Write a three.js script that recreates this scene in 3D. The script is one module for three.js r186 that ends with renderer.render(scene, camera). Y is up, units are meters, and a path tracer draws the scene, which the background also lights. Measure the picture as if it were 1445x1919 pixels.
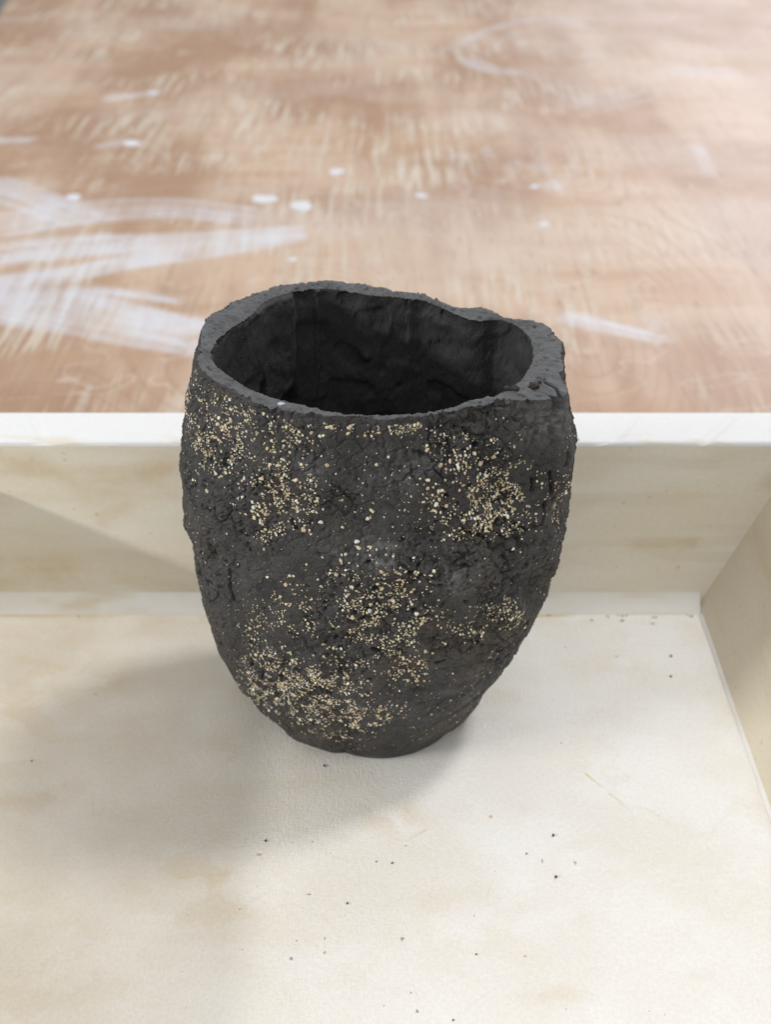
import * as THREE from 'three';
import { ImprovedNoise } from 'three/addons/math/ImprovedNoise.js';
import { mergeGeometries } from 'three/addons/utils/BufferGeometryUtils.js';
import { RectAreaLightUniformsLib } from 'three/addons/lights/RectAreaLightUniformsLib.js';

// ---------------------------------------------------------------- camera, light, exposure (metres, y up, tray floor at y = 0)
const scene = new THREE.Scene();
const camera = new THREE.PerspectiveCamera(51.259, 772 / 1024, 0.01, 40);
camera.position.set(0, 0.27, 0);
camera.rotation.x = THREE.MathUtils.degToRad(-36.861);
camera.focus = 0.285;
camera.userData.fStop = 13;

{                                                                      // daylight of the workshop around: bright cool ceiling, dimmer warm walls
  const W = 64, H = 32, d = new Float32Array(W * H * 4);
  for (let j = 0; j < H; j++) { const up = Math.max(0, Math.sin(((j + 0.5) / H - 0.5) * Math.PI)), k = 0.32 + 0.53 * up; for (let i = 0; i < W; i++) d.set([k * (1.05 - 0.05 * up), k, k * (0.885 + 0.14 * up), 1], (j * W + i) * 4); }
  const t = new THREE.DataTexture(d, W, H, THREE.RGBAFormat, THREE.FloatType); t.mapping = THREE.EquirectangularReflectionMapping; t.magFilter = THREE.LinearFilter; t.needsUpdate = true;
  scene.background = t; scene.environment = t;
}
RectAreaLightUniformsLib.init();
function areaLight(name, pos, target, w, h, color, intensity) {
  const l = new THREE.RectAreaLight(color, intensity, w, h);
  l.name = name; l.position.set(...pos); l.lookAt(...target); scene.add(l); return l;
}
areaLight('ceiling_lamp', [0.86, 1.75, -0.68], [0, 0, -0.25], 0.2, 0.3, new THREE.Color(1, 0.99, 0.985), 78);
areaLight('wall_lamp', [-1.8, 0.817, 0.26], [0, 0.02, -0.25], 0.5, 0.03, new THREE.Color(1, 0.99, 0.97), 430);
areaLight('window_light', [1.5, 1.25, -3.3], [0.2, 0, -0.6], 1.3, 1.1, new THREE.Color(1, 0.95, 0.96), 7);

const renderer = new THREE.WebGLRenderer({ antialias: true });
renderer.setSize(772, 1024);
renderer.toneMapping = THREE.LinearToneMapping;
renderer.toneMappingExposure = 1;
renderer.shadowMap.enabled = true;

// ---------------------------------------------------------------- helpers
let seed = 20240611;
const rnd = () => { seed = (seed + 0x6d2b79f5) | 0; let t = Math.imul(seed ^ (seed >>> 15), 1 | seed); t = (t + Math.imul(t ^ (t >>> 7), 61 | t)) ^ t; return ((t ^ (t >>> 14)) >>> 0) / 4294967296; };
const gauss = () => Math.sqrt(-2 * Math.log(1 - rnd() * 0.9999)) * Math.cos(2 * Math.PI * rnd());
const perlin = new ImprovedNoise();
const n3 = (x, y, z) => perlin.noise(x + 101.3, y + 57.7, z + 211.9);
const fbm = (x, y, z, o = 4) => { let s = 0, a = 1; for (let i = 0; i < o; i++) { s += a * n3(x, y, z); a *= 0.5; x = x * 2.03 + 7.1; y = y * 2.03 + 3.3; z = z * 2.03 + 1.7; } return s; };
const clamp = THREE.MathUtils.clamp, lerp = THREE.MathUtils.lerp;
const sm = (x, a, b) => { const t = clamp((x - a) / (b - a), 0, 1); return t * t * (3 - 2 * t); };
const hash = (x, y, z) => { let h = Math.imul(x, 374761393) + Math.imul(y, 668265263) + Math.imul(z, 2147483647 ^ 0x5bd1e995) | 0; h = Math.imul(h ^ (h >>> 13), 1274126177); return (h ^ (h >>> 16)) >>> 0; };
function worley(x, y, z) {                                             // nearest and second nearest cell centre
  const ix = Math.floor(x), iy = Math.floor(y), iz = Math.floor(z); let a = 9, b = 9;
  for (let i = -1; i < 2; i++) for (let j = -1; j < 2; j++) for (let k = -1; k < 2; k++) {
    const h = hash(ix + i, iy + j, iz + k);
    const dx = ix + i + (h & 1023) / 1023 - x, dy = iy + j + ((h >> 10) & 1023) / 1023 - y, dz = iz + k + ((h >>> 20) & 1023) / 1023 - z, d = dx * dx + dy * dy + dz * dz;
    if (d < a) { b = a; a = d; } else if (d < b) b = d;
  }
  return [Math.sqrt(a), Math.sqrt(b)];
}
const toByte = (c) => { c = clamp(c, 0, 1); return Math.round(255 * (c <= 0.0031308 ? 12.92 * c : 1.055 * Math.pow(c, 1 / 2.4) - 0.055)); };
function colourTexture(w, h, f) {                                      // f(u, v) -> linear r, g, b
  const d = new Uint8Array(w * h * 4);
  for (let j = 0; j < h; j++) for (let i = 0; i < w; i++) { const c = f((i + 0.5) / w, (j + 0.5) / h), o = (j * w + i) * 4; d[o] = toByte(c[0]); d[o + 1] = toByte(c[1]); d[o + 2] = toByte(c[2]); d[o + 3] = 255; }
  const t = new THREE.DataTexture(d, w, h); t.colorSpace = THREE.SRGBColorSpace; return ready(t);
}
function heightTexture(w, h, f) {
  const d = new Uint8Array(w * h);
  for (let j = 0; j < h; j++) for (let i = 0; i < w; i++) d[j * w + i] = Math.round(255 * clamp(f((i + 0.5) / w, (j + 0.5) / h, i, j), 0, 1));
  const t = new THREE.DataTexture(d, w, h, THREE.RedFormat); return ready(t);
}
function ready(t) { t.magFilter = THREE.LinearFilter; t.minFilter = THREE.LinearFilter; t.wrapS = t.wrapT = THREE.RepeatWrapping; t.needsUpdate = true; return t; }
const mixc = (a, b, t) => [lerp(a[0], b[0], t), lerp(a[1], b[1], t), lerp(a[2], b[2], t)];
function mesh(name, g, m, parent = scene) { const o = new THREE.Mesh(g, m); o.name = name; o.castShadow = o.receiveShadow = true; parent.add(o); return o; }
function tag(o, label, category, group) { o.userData = { label, category }; if (group) o.userData.group = group; return o; }
function thing(name, pos, label, category, group) { const o = new THREE.Group(); o.name = name; o.position.set(...pos); scene.add(o); return tag(o, label, category, group); }
function gridGeometry(nu, nv, at, closed) {                            // at(i, j) -> [x, y, z, u, v]; nu columns (closed: last column repeats the first), nv rows
  const p = new Float32Array(nu * nv * 3), uv = new Float32Array(nu * nv * 2), ix = [];
  for (let j = 0; j < nv; j++) for (let i = 0; i < nu; i++) { const q = at(i, j), k = j * nu + i; p.set(q.slice(0, 3), k * 3); uv[k * 2] = q[3]; uv[k * 2 + 1] = q[4]; }
  const idx = new Uint32Array((nu - 1) * (nv - 1) * 6); let o = 0;
  for (let j = 0; j < nv - 1; j++) for (let i = 0; i < nu - 1; i++) { const a = j * nu + i, b = a + 1, c = a + nu, d = c + 1; idx[o++] = a; idx[o++] = b; idx[o++] = d; idx[o++] = a; idx[o++] = d; idx[o++] = c; }
  const g = new THREE.BufferGeometry();
  g.setAttribute('position', new THREE.BufferAttribute(p, 3)); g.setAttribute('uv', new THREE.BufferAttribute(uv, 2)); g.setIndex(new THREE.BufferAttribute(idx, 1));
  g.computeVertexNormals();
  if (closed) {                                                        // same normal on both sides of the seam
    const n = g.attributes.normal;
    for (let j = 0; j < nv; j++) { const a = j * nu, b = a + nu - 1, v = new THREE.Vector3(n.getX(a) + n.getX(b), n.getY(a) + n.getY(b), n.getZ(a) + n.getZ(b)).normalize(); n.setXYZ(a, v.x, v.y, v.z); n.setXYZ(b, v.x, v.y, v.z); }
  }
  return g;
}

// ---------------------------------------------------------------- workshop floor far below
{
  const f = mesh('floor', new THREE.PlaneGeometry(9, 9).rotateX(-Math.PI / 2).translate(0, -0.78, -1.5), new THREE.MeshStandardMaterial({ color: new THREE.Color(0.19, 0.235, 0.23), roughness: 0.8 }));
  f.userData = { kind: 'structure' };
}

// ---------------------------------------------------------------- plywood table
const TABLE_Y = -0.012;
const X0 = -0.75, X1 = 0.95, Z0 = 0.15, Z1 = -1.75;                     // metres spanned by the table's texture
function smearMask(W, H) {                                             // dried slip wiped over the wood: each wipe is a bundle of bristle lines
  const c = document.createElement('canvas'); c.width = W; c.height = H;
  const g = c.getContext('2d'); g.fillStyle = '#000'; g.fillRect(0, 0, W, H); g.lineCap = 'round'; g.lineJoin = 'round';
  const X = (x) => ((x - X0) / (X1 - X0)) * W, Y = (z) => ((z - Z0) / (Z1 - Z0)) * H;
  const wipe = (pts, width, alpha, n) => {
    const curve = new THREE.CatmullRomCurve3(pts.map((p) => new THREE.Vector3(p[0], 0, p[1]))), q = curve.getPoints(24);
    for (let k = 0; k < n; k++) {
      const s = (rnd() - 0.5) * width, a0 = Math.floor(rnd() * 5), a1 = 25 - Math.floor(rnd() * rnd() * 14), wob = gauss() * 0.002;
      g.strokeStyle = 'rgba(255,255,255,' + (alpha * (0.25 + 0.9 * rnd())).toFixed(3) + ')'; g.lineWidth = 1.5 + rnd() * 5;
      g.beginPath();
      for (let i = a0; i < a1; i++) {
        const p = q[i], e = q[Math.min(i + 1, 24)], b = q[Math.max(i - 1, 0)], dx = e.x - b.x, dz = e.z - b.z, l = Math.hypot(dx, dz) || 1, off = s * (1 - 0.35 * (i / 24)) + wob * Math.sin(i * 0.3);
        g.lineTo(X(p.x - (dz / l) * off), Y(p.z + (dx / l) * off));
      }
      g.stroke();
    }
  };
  wipe([[-0.31, -0.79], [-0.2552, -0.7515], [-0.2057, -0.71]], 0.045, 0.15, 60);
  wipe([[-0.30, -0.68], [-0.2147, -0.7258], [-0.1484, -0.7339], [-0.09, -0.716]], 0.05, 0.12, 60);
  wipe([[-0.30, -0.64], [-0.2014, -0.6679], [-0.139, -0.674], [-0.0551, -0.6913]], 0.04, 0.16, 90);
  wipe([[-0.15, -0.66], [-0.10, -0.676], [-0.0551, -0.6903]], 0.018, 0.16, 40);
  wipe([[-0.28, -0.60], [-0.2013, -0.6237], [-0.1617, -0.6439], [-0.1125, -0.6609], [-0.0546, -0.683]], 0.022, 0.17, 70);
  wipe([[-0.27, -0.61], [-0.1931, -0.5895], [-0.1505, -0.5683], [-0.1, -0.55]], 0.03, 0.24, 90);
  wipe([[-0.26, -0.585], [-0.1855, -0.558], [-0.1423, -0.5416], [-0.09, -0.52]], 0.028, 0.13, 60);
  wipe([[-0.2057, -0.6081], [-0.1697, -0.6006], [-0.1188, -0.5859]], 0.012, 0.16, 26);
  wipe([[-0.34, -0.883], [-0.2894, -0.8871]], 0.016, 0.3, 16);
  wipe([[-0.2582, -1.0005], [-0.2091, -1.026]], 0.012, 0.22, 16);
  wipe([[-0.235, -0.868], [-0.215, -0.885]], 0.014, 0.2, 16);
  wipe([[0.0779, -1.1545], [0.1141, -1.2329], [0.1672, -1.2946], [0.2286, -1.3024]], 0.06, 0.1, 50);
  wipe([[0.0806, -1.1545], [0.1039, -1.1036], [0.1371, -1.0938]], 0.03, 0.16, 40);
  wipe([[0.1512, -1.1036], [0.1664, -1.0208], [0.1871, -0.9955], [0.2305, -1.0208], [0.2512, -1.1036]], 0.07, 0.07, 60);
  wipe([[0.12, -1.22], [0.19, -1.2], [0.25, -1.15]], 0.12, 0.06, 90);
  wipe([[0.2743, -1.1134], [0.312, -1.0938], [0.35, -1.10]], 0.05, 0.15, 40);
  wipe([[0.1022, -0.5683], [0.1305, -0.5514], [0.1605, -0.5352]], 0.016, 0.12, 26);
  wipe([[0.1476, -0.5614], [0.1677, -0.5614]], 0.03, 0.05, 20);
  wipe([[0.2513, -0.8763], [0.2461, -0.8013]], 0.02, 0.12, 26);
  wipe([[0.32, -0.75], [0.27, -0.68], [0.24, -0.62]], 0.14, 0.035, 80);
  for (let k = 0; k < 46; k++) { const x = 0.04 + rnd() * 0.11, z = -0.77 - rnd() * 0.1; wipe([[x, z], [x + gauss() * 0.003, z + 0.012 + rnd() * 0.02]], 0.004, 0.13, 3); }
  const d = g.getImageData(0, 0, W, H).data, m = new Float32Array(W * H);
  for (let i = 0; i < W * H; i++) m[i] = d[i * 4] / 255;
  for (const step of [1, W]) for (let pass = 0; pass < 2; pass++) {      // soften: slip soaks into the wood
    const q = m.slice(), r = 1;
    for (let i = r * W; i < W * H - r * W; i++) { let s = 0; for (let k = -r; k <= r; k++) s += q[i + k * step]; m[i] = s / (2 * r + 1); }
  }
  return m;
}
const TW = 2048, TH = 2048, SM = smearMask(TW, TH);
const tableMap = colourTexture(TW, TH, (u, v) => {
  const x = lerp(X0, X1, u), z = lerp(Z0, Z1, v);
  const wx = x + 0.012 * n3(x * 5, z * 1.6, 3) + 0.004 * n3(x * 14, z * 4, 8);
  const band = fbm(wx * 9, z * 3.2, 11, 4), cloud = fbm(x * 3.5, z * 7, 21, 4), cross = fbm(x * 6, z * 26, 71, 4);
  const fine = fbm(wx * 230, z * 7, 31, 3), streak = n3(wx * 130, z * 4.5, 41) + 0.6 * n3(wx * 420, z * 14, 43);
  let c = mixc([0.355, 0.225, 0.15], [0.52, 0.395, 0.30], sm(band * 0.8 + cloud * 0.6 + 0.3 * n3(wx * 60, z * 5, 12), -0.4, 0.45));
  c = mixc(c, [0.41, 0.255, 0.15], 0.5 * sm(cross + 0.3 * cloud, 0.05, 0.6));
  c = mixc(c, [0.29, 0.185, 0.13], 0.3 * sm(fine, 0.15, 0.8));
  const short = fbm(wx * 210 + 0.6 * n3(z * 9, x * 9, 4), z * 13, 45, 3) + 0.35 * n3(wx * 520, z * 19, 46);
  const cream = sm(fbm(x * 9 + 3, z * 12, 51, 4), -0.35, 0.55) * (0.45 * sm(short, -0.25, 0.7) + 0.55 * sm(short, 0.05, 0.22)) * sm(0.24 - x, -0.1, 0.14);
  c = mixc(c, [0.58, 0.545, 0.47], 0.72 * cream);
  const dusty = sm(fbm(x * 4, z * 6 + 9, 61, 4), -0.15, 0.75);
  c = mixc(c, [0.57, 0.50, 0.465], 0.5 * dusty);
  const right = sm(x, 0.06, 0.36) * (0.55 + 0.5 * fbm(x * 8 + z * 4, z * 9 - x * 5, 81, 3));
  c = mixc(c, [0.63, 0.52, 0.49], clamp(0.8 * right, 0, 0.85));
  const dark = sm(fbm(x * 22, z * 45, 91, 3), 0.62, 0.95) * sm(x, -0.1, 0.3) * sm(-z, 0.8, 1.1);
  c = mixc(c, [0.2, 0.18, 0.16], 0.6 * dark);
  const pore = n3(wx * 620, z * 40, 5); if (pore > 0.45) c = mixc(c, [0.27, 0.17, 0.11], 0.35);
  const ring = fbm(x * 4 + 7, z * 1.7 + 2, 33, 2) * 26, arch = Math.abs(ring - Math.round(ring));                     // arched growth lines
  c = mixc(c, [0.33, 0.2, 0.12], 0.3 * sm(arch, 0.16, 0.02) * sm(fbm(x * 7, z * 7, 37, 2), -0.2, 0.35));
  const scuff = Math.abs(fbm(x * 16 + z * 5, z * 24, 47, 3)); c = mixc(c, [0.62, 0.57, 0.53], 0.35 * sm(scuff, 0.035, 0.0));
  const s = SM[Math.min(TH - 1, Math.floor(v * TH)) * TW + Math.min(TW - 1, Math.floor(u * TW))];
  return mixc(c, [0.62, 0.67, 0.76], clamp(s * (0.8 + 0.3 * streak + 0.6 * fbm(x * 20, z * 20, 77, 3)), 0, 0.66));
});
const tableBump = heightTexture(1024, 1024, (u, v) => { const x = lerp(X0, X1, u), z = lerp(Z0, Z1, v); return 0.5 + 0.3 * fbm(x * 200, z * 7, 31, 2) + 0.15 * n3(x * 40, z * 30, 2); });
{
  const t = thing('plywood_table', [0, TABLE_Y, -0.7], 'worn brown plywood table with whitish slip smears, behind and under the white tray', 'table');
  const edge = [[-0.21, 0.10], [-0.512, -1.72], [0.9, -1.72], [0.9, 0.10]];       // the left edge runs slightly askew to the tray
  const s = new THREE.Shape(edge.map((p) => new THREE.Vector2(p[0], -(p[1] + 0.7))));
  const g = new THREE.ExtrudeGeometry(s, { depth: 0.022, bevelEnabled: true, bevelThickness: 0.002, bevelSize: 0.002, bevelSegments: 2 }).rotateX(-Math.PI / 2).translate(0, -0.024, 0);
  const p = g.attributes.position, uv = g.attributes.uv;
  for (let i = 0; i < p.count; i++) uv.setXY(i, (p.getX(i) - X0) / (X1 - X0), (p.getZ(i) - 0.7 - Z0) / (Z1 - Z0));
  mesh('tabletop', g, new THREE.MeshPhysicalMaterial({ map: tableMap, bumpMap: tableBump, bumpScale: 0.0006, roughness: 0.58, specularIntensity: 0.9 }), t);
  const wood = new THREE.MeshStandardMaterial({ color: new THREE.Color(0.35, 0.22, 0.13), roughness: 0.7 });
  for (const [x, z] of [[-0.22, 0.76], [0.84, 0.76], [-0.42, -0.96], [0.84, -0.96]]) mesh('leg', new THREE.BoxGeometry(0.05, 0.742, 0.05).translate(x, -0.397, z), wood, t);
  const slip = new THREE.MeshStandardMaterial({ color: new THREE.Color(0.62, 0.64, 0.69), roughness: 0.7 });
  for (const [x, z, r] of [[-0.0878, -0.7536, 0.0087], [-0.0374, -0.8107, 0.0064], [-0.2268, -0.7567, 0.006], [-0.0599, -0.74, 0.0085], [0.0262, -0.7599, 0.0044], [-0.0599, -0.6464, 0.0032], [-0.215, -1.0225, 0.0054], [0.1111, -0.7785, 0.0037], [0.1092, -0.7063, 0.0037], [-0.2075, -0.878, 0.0075]]) {
    const g = new THREE.SphereGeometry(1, 20, 6, 0, Math.PI * 2, 0, Math.PI / 2), q = g.attributes.position, ph = rnd() * 6;
    for (let i = 0; i < q.count; i++) { const a = Math.atan2(q.getZ(i), q.getX(i)), k = r * (1 + 0.14 * Math.sin(2 * a + ph) + 0.08 * Math.sin(3 * a + ph * 2) + 0.04 * Math.sin(5 * a)); q.setXYZ(i, q.getX(i) * k, q.getY(i) * 0.0007, q.getZ(i) * k); }
    g.computeVertexNormals();
    mesh('slip_drop', g, slip, t).position.set(x, 0.0001, z + 0.7);
  }
}

// ---------------------------------------------------------------- white tray
const TX0 = -0.146, TX1 = 0.1176, TZ0 = -0.2961, TZ1 = -0.045, RIM_Y = 0.0648;
const stains = [[-0.1174, -0.2688, 0.02, 0.012, 0.55], [-0.0969, -0.2611, 0.012, 0.006, 0.6], [-0.0908, -0.2585, 0.01, 0.004, 0.5], [-0.1101, -0.2131, 0.016, 0.007, 0.5], [-0.053, -0.1845, 0.018, 0.008, 0.75], [-0.0488, -0.1758, 0.013, 0.012, 0.6], [-0.0469, -0.2279, 0.02, 0.016, 0.4], [-0.125, -0.2487, 0.02, 0.03, 0.5], [0.0012, -0.2051, 0.008, 0.007, 0.6], [0.0436, -0.256, 0.012, 0.006, 0.3], [0.0584, -0.1845, 0.02, 0.014, 0.22], [0.0432, -0.149, 0.009, 0.003, 0.5], [0.0806, -0.2688, 0.015, 0.01, 0.28], [-0.09, -0.155, 0.03, 0.02, 0.35], [0.03, -0.295, 0.03, 0.002, 0.8], [0.05, -0.292, 0.05, 0.003, 0.4], [-0.08, -0.294, 0.05, 0.003, 0.5], [-0.12, -0.285, 0.03, 0.007, 0.4], [0.02, -0.17, 0.03, 0.02, 0.25], [0.08, -0.17, 0.02, 0.03, 0.15]];
const FX0 = -0.17, FX1 = 0.14, FZ0 = -0.02, FZ1 = -0.32;
const specks = []; for (let k = 0; k < 80; k++) specks.push([lerp(FX0, FX1, rnd()), lerp(FZ0, FZ1, rnd()), 0.00012 + 0.0004 * rnd() ** 3, rnd()]);
for (let k = 0; k < 26; k++) specks.push([-0.02 + gauss() * 0.03, -0.165 + gauss() * 0.018, 0.00012 + 0.0004 * rnd() ** 2, rnd()]);
for (let k = 0; k < 26; k++) specks.push([0.09 + gauss() * 0.014, -0.298 + gauss() * 0.003, 0.0003 + 0.0005 * rnd(), 0.2]);
const floorMap = colourTexture(2048, 2048, (u, v) => {
  const x = lerp(FX0, FX1, u), z = lerp(FZ0, FZ1, v);
  const wash = fbm(x * 26, z * 30, 3, 5), wipe = fbm(x * 14 + 2, z * 60, 6, 4), tiny = fbm(x * 900, z * 900, 9, 2);
  const west = sm(x, 0.05, -0.12);
  let c = mixc(mixc([0.74, 0.72, 0.675], [0.68, 0.63, 0.535], west), mixc([0.775, 0.77, 0.75], [0.755, 0.71, 0.625], west), sm(wash + 0.3 * wipe, -0.6, 0.5));
  c = mixc(c, [0.66, 0.575, 0.46], 0.3 * sm(fbm(x * 44 + 9, z * 60, 13, 5) - 0.9 * sm(x, -0.06, 0.08) * 0.3, 0.1, 0.85));
  let y = 0;
  for (const s of stains) { const dx = (x - s[0]) / s[2], dz = (z - s[1]) / s[3], q = dx * dx + dz * dz; if (q < 9) y = Math.max(y, s[4] * Math.exp(-q * 0.9) * clamp(0.35 + 0.5 * fbm(x * 90, z * 110, 17, 3) + 0.75 * sm(fbm(x * 70, z * 95, 27, 4), -0.12, 0.12), 0, 1.3)); }
  c = mixc(c, [0.60, 0.46, 0.27], clamp(0.55 * y, 0, 0.6));
  c = mixc(c, [0.56, 0.42, 0.20], 0.75 * Math.exp(-(((z + 0.2957) / 0.0011) ** 2)) * sm(fbm(x * 30, 3, 29, 3), -0.25, 0.45));
  c = mixc(c, [0.68, 0.60, 0.46], 0.35 * sm(x, TX1 - 0.012, TX1) * sm(fbm(x * 60, z * 40, 39, 3), -0.3, 0.4));
  const edge = Math.abs(fbm(x * 22 + 4, z * 28, 57, 4)); c = mixc(c, [0.66, 0.58, 0.44], 0.22 * sm(edge, 0.05, 0.0) * sm(fbm(x * 12, z * 12, 67, 2), -0.1, 0.4));
  const clean = Math.exp(-(((x + 0.043) / 0.014) ** 2) - ((z + 0.1605 - 0.1 * (x + 0.04)) / 0.0022) ** 2) + 0.8 * Math.exp(-(((x + 0.022) / 0.012) ** 2) - ((z + 0.157) / 0.005) ** 2);
  c = mixc(c, [0.83, 0.85, 0.89], clamp(clean * (0.35 + 0.5 * wipe), 0, 0.5));
  const scratch = (ax, az, bx, bz, w) => { const dx = bx - ax, dz = bz - az, t = clamp(((x - ax) * dx + (z - az) * dz) / (dx * dx + dz * dz), 0, 1); return Math.exp(-((Math.hypot(x - ax - t * dx, z - az - t * dz) / w) ** 2)) * (1 - 0.6 * t); };
  c = mixc(c, [0.58, 0.42, 0.16], 0.85 * Math.max(scratch(0.0637, -0.2215, 0.068, -0.2162, 0.0003), 0.5 * scratch(0.070, -0.2135, 0.075, -0.208, 0.0004), 0.5 * scratch(0.012, -0.2, 0.006, -0.196, 0.0004)));
  const k = 1 + 0.05 * tiny; return [c[0] * k, c[1] * k, c[2] * k];
});
{                                                                      // tiny brown specks, set into the floor's colour
  const d = floorMap.image.data;
  for (const [sx, sz, r, t] of specks) {
    const ci = ((sx - FX0) / (FX1 - FX0)) * 2048, cj = ((sz - FZ0) / (FZ1 - FZ0)) * 2048, pr = r / (0.3 / 2048), e = 0.6 + rnd();
    for (let j = Math.floor(cj - pr * 2 - 1); j <= cj + pr * 2 + 1; j++) for (let i = Math.floor(ci - pr * 2 - 1); i <= ci + pr * 2 + 1; i++) {
      if (i < 0 || j < 0 || i > 2047 || j > 2047) continue;
      const q = Math.hypot((i - ci) * e, (j - cj) / e) / pr * (1 + 0.7 * n3(i * 0.31, j * 0.31, 5)), a = 0.6 * (1 - sm(q, 0.6, 1.3)); if (a <= 0) continue;
      const o = (j * 2048 + i) * 4, col = t < 0.4 ? [120, 105, 90] : [165, 120, 75];
      for (let n = 0; n < 3; n++) d[o + n] = lerp(d[o + n], col[n], a);
    }
  }
}
{                                                                      // faint scuffs and wiping marks
  const d = floorMap.image.data;
  for (let k = 0; k < 150; k++) {
    let x = 2048 * rnd(), y = 2048 * rnd(), a = (rnd() < 0.6 ? 0.1 : 1.5) + gauss() * 0.5; const n = 20 + 160 * rnd(), al = 0.05 + 0.13 * rnd(), bend = gauss() * 0.004, col = rnd() < 0.5 ? [172, 148, 112] : [250, 250, 250], w = rnd() < 0.75 ? 1 : 2;
    for (let s = 0; s < n; s++) { x += Math.cos(a); y += Math.sin(a); a += bend; for (let q = 0; q < w; q++) { const i = Math.floor(x), j = Math.floor(y) + q; if (i < 0 || j < 0 || i > 2047 || j > 2047) continue; const f = al * Math.sin((Math.PI * s) / n) * (0.6 + 0.8 * rnd()), o = (j * 2048 + i) * 4; for (let c = 0; c < 3; c++) d[o + c] = lerp(d[o + c], col[c], f); } }
  }
}
const floorBump = heightTexture(1024, 1024, (u, v, i, j) => 0.5 + 0.22 * n3(u * 190, v * 60, 2) + 0.2 * n3(u * 70, v * 220, 5) + 0.25 * n3(u * 300, v * 300, 8));
floorBump.repeat.set(2.2, 2.2);
const wallMap = colourTexture(2048, 512, (u, v) => {                    // u runs 0.9 m along the wall, v 0.12 m up it
  const x = u * 0.9, y = v * 0.12;
  const wash = 0.8 * fbm(x * 18, y * 40, 103, 4), run = fbm(x * 12, y * 120, 106, 4);
  let c = mixc([0.755, 0.70, 0.575], [0.80, 0.77, 0.685], sm(wash, -0.5, 0.5));
  c = mixc(c, [0.65, 0.52, 0.35], 0.3 * sm(fbm(x * 24 + 5, y * 52, 113, 4) + 0.25 * run, 0.14, 0.8));
  c = mixc(c, [0.67, 0.59, 0.46], 0.35 * sm(run, 0.1, 0.6));
  if (n3(x * 420, y * 420, 7) > 0.66) c = mixc(c, [0.5, 0.38, 0.22], 0.4);
  const vee = (ax, ay, bx, by, w) => { const dx = bx - ax, dy = by - ay, t = clamp(((x - ax) * dx + (y - ay) * dy) / (dx * dx + dy * dy), 0, 1); return Math.exp(-((Math.hypot(x - ax - t * dx, y - ay - t * dy) / w) ** 2)); };
  const run2 = Math.max(vee(0.047, 0.068, 0.07, 0.052, 0.004), vee(0.07, 0.052, 0.1, 0.06, 0.005), 0.7 * vee(0.07, 0.04, 0.08, 0.046, 0.003), 0.8 * vee(0.244, 0.03, 0.262, 0.031, 0.0025), vee(0.284, 0.068, 0.276, 0.055, 0.004), 0.9 * vee(0.02, 0.02, 0.05, 0.018, 0.008));
  c = mixc(c, [0.60, 0.46, 0.27], clamp(0.5 * run2 * (0.8 + fbm(x * 70, y * 90, 131, 3)), 0, 0.6));
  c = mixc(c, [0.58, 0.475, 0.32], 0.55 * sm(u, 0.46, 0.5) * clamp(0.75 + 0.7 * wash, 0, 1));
  c = mixc(c, mixc([0.73, 0.745, 0.755], [0.66, 0.6, 0.47], 0.8 * sm(fbm(x * 40, y * 160, 120, 4), 0.0, 0.5) * sm(y, 0.077, 0.070)), sm(y, 0.0682, 0.0695));
  const k = 1 + 0.04 * n3(x * 700, y * 700, 19); return [c[0] * k, c[1] * k, c[2] * k];
});
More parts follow.
